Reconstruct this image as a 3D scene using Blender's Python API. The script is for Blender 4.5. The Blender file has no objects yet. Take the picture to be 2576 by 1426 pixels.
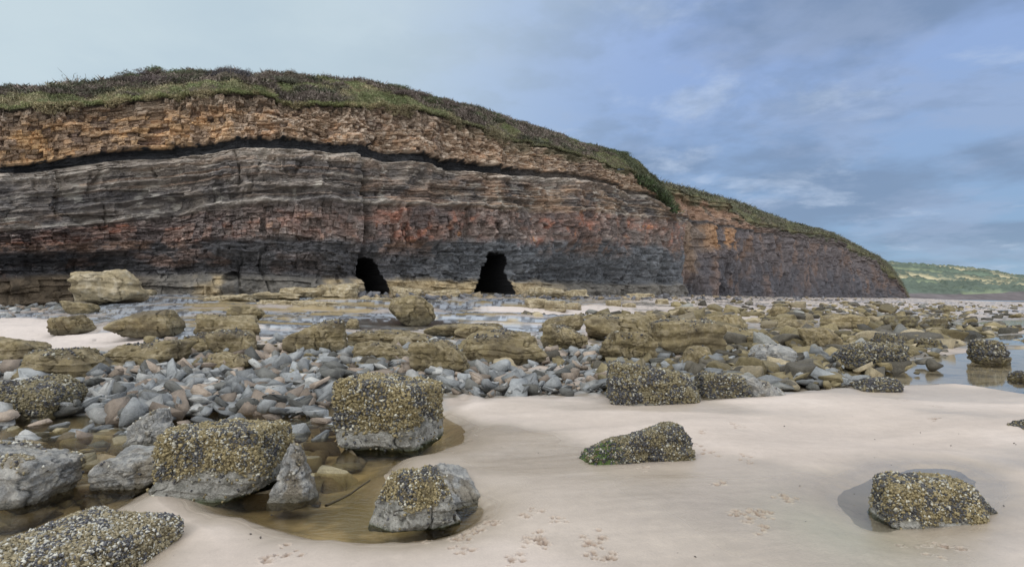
import bpy, bmesh, math, numpy as np
from mathutils import Vector
rng = np.random.default_rng(7)
K=0.0007; EYE=1.6; HZ=757.0
# ------------------------------------------------------------------ noise
def hsh(ix,iy,iz,seed=0):
    n=(ix.astype(np.int64)*374761393+iy.astype(np.int64)*668265263+iz.astype(np.int64)*1274126177+seed*974634777)&0xFFFFFFFF
    n=((n^(n>>13))*1103515245)&0xFFFFFFFF
    n=((n^(n>>15))*2246822519)&0xFFFFFFFF
    n=n^(n>>16)
    return (n&0xFFFFFF)/float(0xFFFFFF)
def vn(x,y,z=None,seed=0):
    x=np.asarray(x,float); y=np.asarray(y,float)
    x,y=np.broadcast_arrays(x,y)
    fx=np.floor(x); fy=np.floor(y); ux=x-fx; uy=y-fy
    ux=ux*ux*(3-2*ux); uy=uy*uy*(3-2*uy)
    if z is None:
        zz=np.zeros(x.shape)
        a=hsh(fx,fy,zz,seed);b=hsh(fx+1,fy,zz,seed);c=hsh(fx,fy+1,zz,seed);d=hsh(fx+1,fy+1,zz,seed)
        return ((a*(1-ux)+b*ux)*(1-uy)+(c*(1-ux)+d*ux)*uy)*2-1
    z=np.broadcast_to(np.asarray(z,float),x.shape)
    fz=np.floor(z); uz=z-fz; uz=uz*uz*(3-2*uz)
    r=[]
    for k in (0,1):
        a=hsh(fx,fy,fz+k,seed);b=hsh(fx+1,fy,fz+k,seed);c=hsh(fx,fy+1,fz+k,seed);d=hsh(fx+1,fy+1,fz+k,seed)
        r.append((a*(1-ux)+b*ux)*(1-uy)+(c*(1-ux)+d*ux)*uy)
    return (r[0]*(1-uz)+r[1]*uz)*2-1
def fbm(x,y,z=None,o=4,seed=0):
    s=0;a=1;t=0
    for i in range(o):
        s=s+a*vn(x*2**i,y*2**i,None if z is None else z*2**i,seed+i*17); t+=a; a*=0.5
    return s/t
def ss(a,b,x):
    t=np.clip((x-a)/(b-a),0,1); return t*t*(3-2*t)
def mixc(c,d,m):
    d=np.asarray(d,float); return c*(1-m[...,None])+d*m[...,None]
# ------------------------------------------------------------------ mesh helper
def make(name,V,F,mat,col=None,smooth=True,parent=None,loc=None,alpha=None):
    V=np.asarray(V,np.float32).reshape(-1,3); F=np.asarray(F,np.int32); k=F.shape[1]
    me=bpy.data.meshes.new(name)
    me.vertices.add(len(V)); me.vertices.foreach_set('co',V.ravel())
    me.loops.add(F.size); me.loops.foreach_set('vertex_index',F.ravel())
    me.polygons.add(len(F)); me.polygons.foreach_set('loop_start',np.arange(0,F.size,k,dtype=np.int32))
    try: me.polygons.foreach_set('loop_total',np.full(len(F),k,np.int32))
    except Exception: pass
    me.polygons.foreach_set('use_smooth',np.full(len(F),smooth))
    me.update(calc_edges=True); me.validate()
    if col is not None:
        at=me.attributes.new('Col','FLOAT_COLOR','POINT')
        c=np.ones((len(V),4),np.float32); c[:,:3]=np.clip(np.asarray(col).reshape(-1,3),0.004,0.95)
        if alpha is not None: c[:,3]=np.asarray(alpha).ravel()
        at.data.foreach_set('color',c.ravel())
    me.materials.append(mat)
    ob=bpy.data.objects.new(name,me); bpy.context.scene.collection.objects.link(ob)
    if loc is not None: ob.location=loc
    if parent is not None: ob.parent=parent
    return ob
def gridF(nr,nc):
    i=np.arange(nr-1)[:,None]*nc+np.arange(nc-1)[None,:]
    return np.stack([i,i+1,i+nc+1,i+nc],-1).reshape(-1,4)
# ------------------------------------------------------------------ materials
def mat_attr(name,scales=(3,14,60),var=0.5,bump=0.4,bdist=0.03,rough=0.85,spec=0.3,scl=(1,1,1),wet=None):
    m=bpy.data.materials.new(name); m.use_nodes=True; nt=m.node_tree; N=nt.nodes; L=nt.links
    b=N['Principled BSDF']; b.inputs['Roughness'].default_value=rough
    b.inputs['Specular IOR Level'].default_value=spec
    at=N.new('ShaderNodeAttribute'); at.attribute_name='Col'
    tc=N.new('ShaderNodeTexCoord'); mp=N.new('ShaderNodeMapping'); mp.inputs['Scale'].default_value=scl
    L.new(tc.outputs['Object'],mp.inputs['Vector'])
    prev=None; hs=None
    for i,s in enumerate(scales):
        n=N.new('ShaderNodeTexNoise'); n.inputs['Scale'].default_value=s; n.inputs['Detail'].default_value=6; n.inputs['Roughness'].default_value=0.65
        L.new(mp.outputs[0],n.inputs['Vector'])
        if prev is None: prev=n.outputs['Fac']
        else:
            a=N.new('ShaderNodeMath'); a.operation='ADD'; L.new(prev,a.inputs[0]); L.new(n.outputs['Fac'],a.inputs[1]); prev=a.outputs[0]
    mr=N.new('ShaderNodeMapRange'); L.new(prev,mr.inputs['Value']); n_=len(scales)
    mr.inputs['From Min'].default_value=n_*0.3; mr.inputs['From Max'].default_value=n_*0.7
    mr.inputs['To Min'].default_value=1-var; mr.inputs['To Max'].default_value=1+var
    mx=N.new('ShaderNodeVectorMath'); mx.operation='SCALE'; L.new(at.outputs['Color'],mx.inputs[0]); L.new(mr.outputs[0],mx.inputs['Scale'])
    L.new(mx.outputs[0],b.inputs['Base Color'])
    if wet is not None:
        w_=N.new('ShaderNodeMapRange'); L.new(at.outputs['Alpha'],w_.inputs['Value']); w_.inputs['To Min'].default_value=rough; w_.inputs['To Max'].default_value=wet
        L.new(w_.outputs[0],b.inputs['Roughness'])
    if bump>0:
        bp=N.new('ShaderNodeBump'); bp.inputs['Strength'].default_value=bump; bp.inputs['Distance'].default_value=bdist
        L.new(prev,bp.inputs['Height']); L.new(bp.outputs[0],b.inputs['Normal'])
    return m
M_cliff=mat_attr('cliff_rock',(0.8,4,16),0.5,0.7,0.10,0.85,0.3,(1,1,1.6))
M_turf=mat_attr('turf_soil',(1,5,20),0.5,0.8,0.1,0.95,0.1)
M_leaf=mat_attr('grass_leaf',(0.3,),0.35,0,0,0.8,0.15)
M_rock=mat_attr('boulder_rock',(3,14,55),0.65,1.0,0.04,0.8,0.35)
M_barn=mat_attr('barnacle_shell',(40,),0.3,0,0,0.6,0.4)
M_rub=mat_attr('rubble_rock',(2,12,50),0.5,0.8,0.02,0.75,0.35)
M_hill=mat_attr('hill_fields',(0.02,0.1),0.4,0,0,1,0.05)
# ------------------------------------------------------------------ plan of cliff line / beach height
LP=[-1500,-350,0,150,380,600,900,1300,1690,1850,2000,2150,2280,2420,2600,3500]
LD=[30,31,34,36,40,42,46,55,80,106,142,192,262,400,600,700]
LY=[785,782,775,768,743,739,741,742,745,747,748,749,750,756,761,763]
def lineD(px): return np.interp(px,LP,LD)
def lineZ(px): return EYE-(np.interp(px,LP,LY)-HZ)*K*lineD(px)
def base_z(px,d):
    D=lineD(px); zc=lineZ(px); t=np.clip((d-8)/(D-8),0,1.15)
    t=np.where(t<0.12,t*t/0.24,t-0.06)/0.94
    return zc*t
def gd(px,py):
    px=np.asarray(px,float);py=np.asarray(py,float); px,py=np.broadcast_arrays(px,py)
    lo=np.full(px.shape,0.5); hi=lineD(px)*1.0
    for _ in range(40):
        m=(lo+hi)/2; f=HZ+(EYE-base_z(px,m))/(K*m); g=f>py
        lo=np.where(g,m,lo); hi=np.where(g,hi,m)
    return (lo+hi)/2
def wp(px,py):
    d=gd(px,py); return (np.asarray(px)-1288)*K*d, d
def poly_world(P):
    P=np.array(P,float); x,y=wp(P[:,0],P[:,1]); return np.stack([x,y],1)
def smooth_poly(P,n=2):
    for _ in range(n):
        Q=np.roll(P,-1,0); P=np.stack([P*0.75+Q*0.25,P*0.25+Q*0.75],1).reshape(-1,2)
    return P
def sdf(P,x,y):
    """positive inside"""
    d=np.full(x.shape,1e9); ins=np.zeros(x.shape,bool)
    for i in range(len(P)):
        a=P[i-1]; b=P[i]; e=b-a
        wx=x-a[0]; wy=y-a[1]; t=np.clip((wx*e[0]+wy*e[1])/(e@e+1e-12),0,1)
        d=np.minimum(d,(wx-e[0]*t)**2+(wy-e[1]*t)**2)
        c=((a[1]>y)!=(b[1]>y))&(x<(b[0]-a[0])*(y-a[1])/((b[1]-a[1]) if b[1]!=a[1] else 1e-12)+a[0])
        ins^=c
    d=np.sqrt(d); return np.where(ins,d,-d)
POOL_A=smooth_poly(poly_world([(-350,1050),(0,1045),(300,1040),(480,1020),(700,1010),(900,1010),(1080,1015),(1120,1050),(1175,1075),(1180,1105),(1110,1135),(1000,1155),(960,1200),(1060,1240),(1215,1262),(1215,1295),(1150,1335),(1060,1357),(950,1360),(850,1352),(700,1330),(560,1288),(470,1240),(400,1225),(345,1232),(325,1262),(285,1295),(330,1330),(390,1370),(330,1440),(200,1560),(-300,1560)]))
POOL_B=smooth_poly(poly_world([(2060,940),(2180,915),(2300,905),(2430,885),(2530,875),(2750,860),(3000,870),(3000,1010),(2700,1005),(2576,992),(2480,975),(2380,962),(2280,970),(2150,965)]))
POOL_C=smooth_poly(poly_world([(2085,1230),(2160,1195),(2290,1168),(2430,1175),(2490,1230),(2440,1305),(2290,1350),(2170,1330),(2100,1285)]))
POOL_D=smooth_poly(poly_world([(2400,852),(2600,842),(2800,840),(2800,868),(2600,872),(2450,872)]))
POOL_E=smooth_poly(poly_world([(2440,812),(2600,806),(2900,806),(2900,822),(2600,824),(2480,822)]))
# ------------------------------------------------------------------ ground
def build_ground():
    iv=np.linspace(1/3.0,1/60.0,660); d1=1/iv
    d=np.concatenate([np.linspace(-6,2.95,25),d1,np.geomspace(61,3500,90)])
    u=np.concatenate([np.linspace(-2.6,-0.97,60)[:-1],np.linspace(-0.97,0.97,1300),np.linspace(0.97,2.6,60)[1:]])
    Dd,U=np.meshgrid(d,u,indexing='ij')
    X=U*np.maximum(Dd,3.0); Y=Dd
    px=1288+U/K; dd=np.maximum(Dd,1.0)
    z=base_z(px,dd)
    py=HZ+(EYE-z)/(K*np.maximum(dd,1.0))
    S=np.interp(px,[-500,0,900,1120,1200,1500,1560,1760,1970,2100,2250,2350,2600],[1130,1130,1080,1035,1008,1000,1012,1015,1000,985,978,955,940])
    Uc=np.interp(px,[-500,0,300,650,1000,1400,1800,2300,2700],[900,895,870,850,860,845,805,790,790])
    n1=fbm(X*0.7,Y*0.7,o=4,seed=3); n2=fbm(X*5,Y*5,o=4,seed=9)
    rocky=ss(-12,12,S-py+n1*14)*ss(-14,14,py-Uc+n1*30)
    plat=ss(-10,10,Uc-py+n1*30)
    farR=plat*ss(1350,1750,px+n1*60)
    ln=fbm(X*0.12,Y*0.55+X*0.05,o=4,seed=21)
    st=np.floor(ln*9); fr=ln*9-st
    ledge=(st+ss(0.75,1,fr))/9
    z=z+plat*(1-farR)*ledge*0.4*ss(12,18,dd)
    z=z+plat*fbm(X*2,Y*3,o=3,seed=5)*0.03
    z=z+rocky*(n2*0.05+n1*0.08)
    sand=(1-rocky)*(1-plat)
    # wind/water scour lines following the shore
    scour=fbm(X*0.5+Y*0.25,Y*2.6-X*0.5,o=4,seed=33)
    z=z+sand*(fbm(X*0.45,Y*0.45,o=2,seed=31)*0.07+scour*0.016+n2*0.003+0.03)
    z=z+0.015
    c=np.zeros(X.shape+(3,)); c[:]=(0.445,0.38,0.327)
    c=mixc(c,(0.52,0.45,0.395),ss(-0.3,0.6,n1))
    fl=fbm(X*0.35+Y*0.15,Y*0.6,o=4,seed=40)
    wet=ss(0.0,0.35,fl)
    def blob(px_,py_,rx,ry):
        wx,wy=wp(px_,py_); return np.exp(-(((X-wx)/rx)**2+((Y-wy)/ry)**2))
    damp=np.clip(blob(1330,1120,0.8,1.1)+blob(2300,1290,1.0,0.9)+blob(2100,1360,0.8,0.6)+blob(2480,1100,0.9,1.6)+blob(2250,1060,1.4,0.8)+0.5*blob(1700,1250,0.6,0.5)+0.6*blob(1000,1400,0.6,0.3),0,1)
    wet=np.clip(wet*0.6+damp*0.95*ss(-0.5,0.2,fl+n1*0.3),0,1)*sand
    c=mixc(c,(0.325,0.275,0.215),wet*0.85)
    c=c*(1+0.14*scour*sand)[...,None]
    rk=np.zeros_like(c); rk[:]=(0.15,0.125,0.09); rk=mixc(rk,(0.21,0.21,0.20),ss(-0.1,0.3,n2)); rk=mixc(rk,(0.36,0.30,0.25),ss(0.1,0.4,n1))
    c=c*(1-rocky[...,None])+rk*rocky[...,None]
    p1=fbm(X*0.22,Y*0.9,o=5,seed=50); p2=fbm(X*0.5,Y*1.6,o=4,seed=53); p3=fbm(X*4,Y*7,o=3,seed=55)
    pl=np.zeros_like(c); pl[:]=(0.30,0.33,0.37)
    pl=mixc(pl,(0.10,0.11,0.125),ss(0.05,0.25,p3+p2*0.6))
    pl=mixc(pl,(0.06,0.065,0.075),ss(0.7,0.85,fr)*ss(1,0.97,fr)*0.8)
    pl=mixc(pl,(0.42,0.37,0.33),ss(0.10,0.22,p1)*0.9)
    oli=ss(0.0,0.15,p2+0.35*np.exp(-((px-760)/260)**2-((py-765)/22)**2)-0.14)
    pl=mixc(pl,(0.31,0.24,0.12),oli*ss(350,520,px)*0.85)
    leftsand=np.maximum(np.exp(-((px-200)/230)**4-((py-862)/30)**4),np.exp(-((px-30)/130)**4-((py-820)/22)**4))
    leftsand=np.maximum(leftsand,np.exp(-((px-1480)/300)**4-((py-778)/9)**4)*0.9)
    ls=ss(0.3,0.6,leftsand+p2*0.25)
    pl=mixc(pl,(0.50,0.44,0.40),ls)
    kelp=np.exp(-((px-980)/170)**4-((py-818)/13)**4)
    pl=mixc(pl,(0.05,0.045,0.04),ss(0.3,0.6,kelp+p3*0.6))
    pwet=plat*(1-farR)*(1-ls)*0.95
    fr_=np.zeros_like(c); fr_[:]=(0.40,0.345,0.305)
    fr_=mixc(fr_,(0.14,0.13,0.11),ss(0.1,0.3,p3*0.8+p1*0.6))
    pl=pl*(1-farR[...,None])+fr_*farR[...,None]
    c=c*(1-plat[...,None])+pl*plat[...,None]
    wetm=np.clip(wet*0.9+pwet+farR*ss(0,0.3,p1)*0.9+rocky*0.3,0,1)
    near=(Dd<60)&(Dd>-3)
    for P,dep,rimw in ((POOL_A,0.17,0.35),(POOL_B,0.12,0.4),(POOL_C,0.06,0.3),(POOL_D,0.1,0.3),(POOL_E,0.1,0.4)):
        bx0,by0=P.min(0)-2; bx1,by1=P.max(0)+2
        m=near&(X>bx0)&(X<bx1)&(Y>by0)&(Y<by1)
        s=sdf(P,X[m],Y[m]); s=s+fbm(X[m]*2.5,Y[m]*2.5,o=3,seed=71)*0.09-0.02
        lev=0.06 if P is POOL_D else (0.10 if P is POOL_E else 0.0)
        zz=z[m]; inside=ss(-0.18,rimw,s)
        flat=1-ss(0.0,0.9,-s)
        zz=zz*(1-flat)+(lev+0.06*ss(0,0.7,-s)+0.008)*flat
        tgt=lev+0.02-dep*inside*(1.1+0.35*fbm(X[m]*1.5,Y[m]*1.5,o=2,seed=77))
        zz=np.where(s>-0.18,np.minimum(zz,tgt+0.0),zz)
        z[m]=zz
        w_=ss(-0.5,-0.02,s)*sand[m]; wetm[m]=np.maximum(wetm[m],w_)
        cc=c[m]; bed=np.zeros_like(cc); bed[:]=(0.40,0.32,0.20)
        bn=fbm(X[m]*2,Y[m]*3,o=4,seed=81); bed=mixc(bed,(0.20,0.165,0.10),ss(0.05,0.4,bn))
        cc=mixc(cc,(0.30,0.25,0.19),w_*0.85)
        ii=ss(0,0.3,s)
        if P is POOL_C: ii=ii*0.35
        cc=cc*(1-ii[...,None])+bed*ii[...,None]; c[m]=cc
    mu=blob(2110,1350,0.4,0.6); c=mixc(c,(0.34,0.32,0.23),mu*0.7*sand)
    z-=0.02*mu*sand
    r2=np.random.default_rng(5)
    prints=[(1195,1325),(1165,1362),(1230,1318),(1360,1375),(1330,1312),(1510,1408),(1165,1418),(1290,1420),(1780,1152),(1768,1105),(1870,1160),(1885,1172),(1905,1300),(1860,1310),(1920,1310),(1805,1235),(1740,1133),(2360,1030),(2350,1062),(2330,1400),(2370,1385),(1620,1190),(1850,1085),(1690,1140),(2260,1010),(700,1400),(730,1408),(1400,1330),(1070,1360),(1980,1265),(1500,1385),(1905,1350),(1170,1350),(1215,1330),(1345,1385),(1530,1415)]
    for (a,b) in prints:
        cx,cy=wp(a,b)
        m=(np.abs(X-cx)<0.25)&(np.abs(Y-cy)<0.25)
        xm=X[m];ym=Y[m];zm=z[m];cm=c[m]
        for k in range(r2.integers(4,10)):
            qx=cx+r2.normal(0,0.05);qy=cy+r2.normal(0,0.06);q=r2.uniform(0.008,0.022)
            rr=np.sqrt(((xm-qx)/r2.uniform(0.8,1.4))**2+(ym-qy)**2)/q+0.5*vn(xm*70,ym*70,seed=k+50)
            g=np.exp(-np.abs(rr)**2); ring=np.exp(-((rr-1.6)/0.5)**2)*ss(-0.3,0.5,vn(xm*60,ym*60,seed=k))
            zm=zm-0.016*g+0.008*ring; cm=mixc(cm,(0.20,0.13,0.085),np.clip(g*0.85,0,1))
        z[m]=zm;c[m]=cm
    z=np.where(Dd>1500,np.minimum(z,-3),z)
    V=np.stack([X,Y,z],-1)
    m=mat_attr('beach_sand',(1.2,9,70),0.18,0.3,0.012,0.8,0.45,wet=0.16)
    make('beach_ground',V,gridF(*X.shape),m,c,alpha=wetm)
    return
build_ground()
# ------------------------------------------------------------------ water
def water_mat(name,tint,bs,rip):
    m=bpy.data.materials.new(name); m.use_nodes=True; nt=m.node_tree; N=nt.nodes; L=nt.links; N.clear()
    o=N.new('ShaderNodeOutputMaterial'); t=N.new('ShaderNodeBsdfTransparent'); t.inputs[0].default_value=(*tint,1)
    g=N.new('ShaderNodeBsdfGlossy'); g.inputs['Roughness'].default_value=0.04; g.inputs[0].default_value=(1,1,1,1)
    f=N.new('ShaderNodeFresnel'); f.inputs['IOR'].default_value=1.33; mx=N.new('ShaderNodeMixShader')
    tc=N.new('ShaderNodeTexCoord'); mp=N.new('ShaderNodeMapping'); mp.inputs['Scale'].default_value=(1,2.2,1); mp.inputs['Rotation'].default_value=(0,0,0.35)
    n=N.new('ShaderNodeTexNoise'); n.inputs['Scale'].default_value=rip; n.inputs['Detail'].default_value=3
    n2=N.new('ShaderNodeTexNoise'); n2.inputs['Scale'].default_value=0.8; L.new(tc.outputs['Object'],n2.inputs['Vector'])
    mr=N.new('ShaderNodeMapRange'); mr.inputs['From Min'].default_value=0.42; mr.inputs['From Max'].default_value=0.58; mr.inputs['To Min'].default_value=0.25*bs; mr.inputs['To Max'].default_value=bs; L.new(n2.outputs['Fac'],mr.inputs['Value'])
    b=N.new('ShaderNodeBump'); b.inputs['Distance'].default_value=0.02; L.new(mr.outputs[0],b.inputs['Strength'])
    L.new(tc.outputs['Object'],mp.inputs[0]); L.new(mp.outputs[0],n.inputs['Vector']); L.new(n.outputs['Fac'],b.inputs['Height'])
    L.new(b.outputs[0],g.inputs['Normal']); L.new(b.outputs[0],f.inputs['Normal'])
    L.new(f.outputs[0],mx.inputs[0]); L.new(t.outputs[0],mx.inputs[1]); L.new(g.outputs[0],mx.inputs[2]); L.new(mx.outputs[0],o.inputs[0])
    return m
def pool(name,P,z,mat):
    bm=bmesh.new(); vs=[bm.verts.new((p[0],p[1],z)) for p in P]; f=bm.faces.new(vs); f.normal_update()
    if f.normal.z<0: f.normal_flip()
    bmesh.ops.triangulate(bm,faces=[f]); me=bpy.data.meshes.new(name); bm.to_mesh(me); bm.free()
    me.materials.append(mat); ob=bpy.data.objects.new(name,me); bpy.context.scene.collection.objects.link(ob)
M_wA=water_mat('pool_water',(0.90,0.86,0.72),0.5,11)
M_wB=water_mat('clear_water',(0.88,0.9,0.9),0.10,6)
pool('tide_pool_water',POOL_A,-0.012,M_wA)
pool('tide_pool_water',POOL_B,-0.006,M_wB)
pool('tide_pool_water',POOL_C,-0.010,M_wB)
pool('tide_pool_water',POOL_D,0.055,M_wB)
pool('tide_pool_water',POOL_E,0.095,M_wB)
ms=bpy.data.materials.new('sea_water'); ms.use_nodes=True
b=ms.node_tree.nodes['Principled BSDF']; b.inputs['Base Color'].default_value=(0.12,0.17,0.2,1); b.inputs['Roughness'].default_value=0.25
make('sea_water',[(60,120,-0.25),(4000,120,-0.25),(4000,3500,-0.25),(60,3500,-0.25)],[[0,1,2,3]],ms,smooth=False)
# ------------------------------------------------------------------ cliffs
def blocks(s,w,rh,bw,seed,irr=1.0,mgp=0.4):
    s=s+irr*bw*0.16*fbm(s*2.2/bw,w*2.2/rh*0.5,o=2,seed=seed+7)
    q0=w/rh+irr*(0.8*vn(s*0.10,w*0.12/rh,seed=seed+3)+0.45*vn(s*0.02,w*0.8/rh,seed=seed+6)+0.22*vn(s*0.9/bw,w*0.6/rh,seed=seed+8))
    row=np.floor(q0); fy=q0-row
    z0=np.zeros_like(row)
    r1=hsh(row,z0,z0,seed); bwr=bw*(0.45+1.3*r1)
    q=(s+r1*37+0.5*bw*vn(s/bw*0.6,row*5.3,seed=seed+5)+0.25*bw*(fy-0.5)*vn(s/bw*0.5,row*3.1,seed=seed+4))/bwr
    col=np.floor(q); fx=q-col
    mg=hsh(row,np.floor(col/3),z0,seed+9)<mgp
    col=np.where(mg,np.floor(col/3)*3,col)
    r=hsh(row,col,z0,seed+1); r2=hsh(row,col,z0,seed+2)
    ed=np.minimum(np.minimum(fx,1-fx)*bwr,np.minimum(fy,1-fy)*rh)
    ed=np.where(mg,np.minimum(fy,1-fy)*rh,ed)
    return r,r2,ed
def beds(S,W,th,seed):
    q=W/th+1.1*vn(S*0.05,W*0.35,seed=seed)+0.3*vn(S*0.4,W*1.0,seed=seed+1); row=np.floor(q)
    seg=np.floor(S/9+3*hsh(row,row*0,row*0,seed+4)+0.5*vn(S*0.3,row*1.7,seed=seed+5))
    return hsh(row,seg,row*0,seed+2),q-row
def cliff(name,pxs,D,knots,rows,wk,setback,colfn,dispfn):
    nc=len(pxs); x=(pxs-1288)*K*D; y=D.copy()
    tx=np.gradient(x); ty=np.gradient(y); l=np.hypot(tx,ty); tx/=l;ty/=l
    k=9; ker=np.ones(k)/k
    nx=np.convolve(np.pad(ty,k//2,'edge'),ker,'valid'); ny=np.convolve(np.pad(-tx,k//2,'edge'),ker,'valid'); q=np.hypot(nx,ny); nx/=q; ny/=q
    s=np.concatenate([[0],np.cumsum(np.hypot(np.diff(x),np.diff(y)))])
    t=[]
    for i,r in enumerate(rows):
        tt=np.linspace(0,1,r,endpoint=(i==len(rows)-1)); t+=list(i+tt)
    t=np.array(t); T,Sx=np.meshgrid(t,s,indexing='ij'); PX=np.broadcast_to(pxs,T.shape)
    kn=np.array([np.interp(pxs,*k_) for k_ in knots])
    i0=np.clip(np.floor(t).astype(int),0,len(rows)-1); f=t-i0
    Yp=kn[i0]*(1-f)[:,None]+kn[i0+1]*f[:,None]
    W=np.interp(t,range(len(wk)),wk)[:,None]+np.zeros_like(T)
    sb=np.interp(t,range(len(setback)),setback)[:,None]
    Z=EYE+(HZ-Yp)*K*(D[None,:]+sb*np.abs(ny)[None,:])
    disp=dispfn(Sx,W,Z,T,PX)-sb
    X=x[None,:]+nx*disp; Y=y[None,:]+ny*disp
    C=colfn(Sx,W,Z,T,PX)
    make(name,np.stack([X,Y,Z],-1),gridF(*T.shape),M_cliff,C,smooth=False)
    return X,Y,Z,nx,ny
T1=([-350,0,100,300,450,600,750,900,1000,1100,1200,1300,1400,1450,1500,1600,1650,1680,1700],[240,232,226,206,192,186,191,209,230,250,278,310,341,350,369,401,426,458,490])
R1=([-350,0,200,400,500,640,750,850,1000,1100,1200,1300,1400,1500,1600,1660,1700],[282,277,265,246,238,241,262,270,268,285,312,342,370,397,432,485,518])
C1=([-350,0,200,400,600,750,900,1000,1200,1300,1500,1640,1700],[432,420,392,365,350,350,365,378,405,418,445,488,530])
C2=([-350,0,200,400,600,750,900,1000,1200,1300,1500,1640,1700],[447,435,412,388,371,373,389,400,426,435,453,494,535])
G1=([-350,0,300,500,700,900,1200,1500,1700],[592,582,556,530,512,515,521,532,556])
B1=([-350,0,300,600,900,1200,1500,1700],[622,615,606,601,606,602,607,618])
B0=([-350,0,300,500,900,1300,1700],[695,692,692,690,702,708,715])
ba=([-350,0,150,380,600,900,1300,1700],[800,788,780,756,752,752,752,754])
pxs=np.linspace(-350,1700,1500); D1=lineD(pxs); NP=1500
nose=np.linspace(0,1,40)[1:]
pxs=np.concatenate([pxs,1700+4*np.sin(nose*3)]); D1=np.concatenate([D1,D1[-1]+nose*25])
kk=np.hanning(61);kk/=kk.sum(); D1=np.convolve(np.pad(D1,30,'edge'),kk,'valid')
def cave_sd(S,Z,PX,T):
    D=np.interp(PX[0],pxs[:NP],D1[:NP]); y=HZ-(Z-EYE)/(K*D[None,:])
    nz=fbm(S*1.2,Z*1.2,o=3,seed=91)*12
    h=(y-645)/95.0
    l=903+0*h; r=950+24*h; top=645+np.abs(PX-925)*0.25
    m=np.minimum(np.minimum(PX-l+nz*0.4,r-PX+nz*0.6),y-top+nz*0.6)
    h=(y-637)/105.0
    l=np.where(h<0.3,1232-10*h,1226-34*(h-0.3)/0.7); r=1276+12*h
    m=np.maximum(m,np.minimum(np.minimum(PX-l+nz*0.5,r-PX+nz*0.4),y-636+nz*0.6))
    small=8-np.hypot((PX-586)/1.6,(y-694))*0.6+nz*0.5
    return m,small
def Bands(S,W,T):
    return T+0.07*fbm(S*0.5,W*0.3,o=4,seed=131)*ss(0.2,0.8,np.abs((T%1)-0.5)*2)*(T>0.5)*(T<5.9)*(1-ss(3.7,3.9,T)*ss(5.3,5.1,T)*0.8)
def disp1(S,W,Z,T0,PX):
    T=Bands(S,W,T0)
    big=fbm(S*0.09,Z*0.04,o=3,seed=101)*1.9+fbm(S*0.35,Z*0.2,o=3,seed=103)*1.1
    flt=S-S[0,np.argmin(np.abs(PX[0]-912))]+0.3*vn(Z*0.7,Z*0,seed=4)
    big=big+0.7*ss(0.25,-0.25,flt)*ss(-14,0,flt)*(T<4)
    big=big-0.6*np.exp(-(np.abs(flt-0.3)/0.25)**2)*(T<3.7)
    gul=1-np.abs(fbm(S*0.5,Z*0.22,o=4,seed=108)); gul=ss(0.88,1.0,gul)*ss(-0.1,0.3,fbm(S*0.2,Z*0.5,o=2,seed=109))
    fine=fbm(S*3,W*5,o=4,seed=105)*0.20
    d=big+fine-0.4*gul*(T<3.95)
    up=ss(4.97,5.03,T); coal=ss(3.95,4.0,T)*(1-up); grey=ss(2.9,3.1,T)*(1-ss(3.95,4.0,T)); red=ss(1.9,2.05,T)*(1-ss(2.9,3.1,T)); dark=ss(0.9,1.1,T)*(1-ss(1.9,2.05,T)); bs=1-ss(0.9,1.1,T)
    b,_=beds(S,W,0.17,501); b2,_=beds(S,W,0.5,511); mod=(0.2+0.6*ss(-0.3,0.3,fbm(S*0.15,W*0.4,o=3,seed=141)))*(1-0.75*red-0.4*dark)
    d=d+(1-up)*((b-0.5)*0.30*mod+(b2-0.5)*0.5*mod)
    r,r2,e=blocks(S,W,0.32,0.42,1,mgp=0.1); rb,rb2,eb=blocks(S,W,0.9,1.0,4,mgp=0.15); rc,_,_=blocks(S,W,0.15,0.2,8,mgp=0)
    d=d+up*((r-0.5)*0.55+(rb-0.5)*0.7+(rc-0.5)*0.22-0.08*(1-ss(0,0.05,e)))
    r,r2,e=blocks(S,W,0.22,1.4,11); rb,rb2,eb=blocks(S,W,0.75,2.6,14)
    hard=ss(-0.1,0.3,fbm(S*0.08,W*0.5,o=3,seed=133))
    d=d+grey*((r-0.5)*0.28*(0.4+0.6*hard)+(rb-0.5)*0.6+fbm(S*0.9,W*1.3,o=4,seed=135)*0.7-0.05*(1-ss(0,0.04,e)))
    r,r2,e=blocks(S,W,0.55,0.55,21,mgp=0.15); rb,rb2,eb=blocks(S,W,1.6,1.2,24,mgp=0.2); rc,_,_=blocks(S,W,0.2,0.3,28)
    d=d+red*((r-0.5)*0.45+(rb-0.5)*0.8+(rc-0.5)*0.18-0.07*(1-ss(0,0.05,e)))
    r,r2,e=blocks(S,W,0.2,0.6,31,mgp=0.2); rb,rb2,eb=blocks(S,W,0.7,1.2,34)
    d=d+dark*((r-0.5)*0.32+(rb-0.5)*0.6+fbm(S*0.9,W*1.1,o=4,seed=137)*0.6)
    d=d-coal*0.6+coal*fbm(S*2,W*8,o=3,seed=111)*0.15
    for t0,wd,a in ((3.86,0.05,0.5),(3.6,0.035,0.3),(3.05,0.05,0.5),(3.3,0.03,0.3)):
        d=d+a*np.exp(-((T-t0)/wd)**2)*ss(-0.4,0.4,fbm(S*0.2,T*0+t0*9,o=3,seed=int(t0*100)))
    rb,rb2,eb=blocks(S,W,0.55,1.6,41)
    d=d+bs*(0.5+(rb-0.5)*0.7+fbm(S*0.8,W*1.2,o=3,seed=113)*0.5)
    d=d-1.1*np.exp(-((T-1.15)/0.35)**2)*ss(-0.2,0.5,fbm(S*0.15,W*0.1,o=2,seed=119)+0.25+0.5*ss(500,100,PX))
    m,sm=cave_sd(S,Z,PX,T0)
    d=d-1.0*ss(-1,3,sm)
    return np.where(m>0,-10.0,d)
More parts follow.
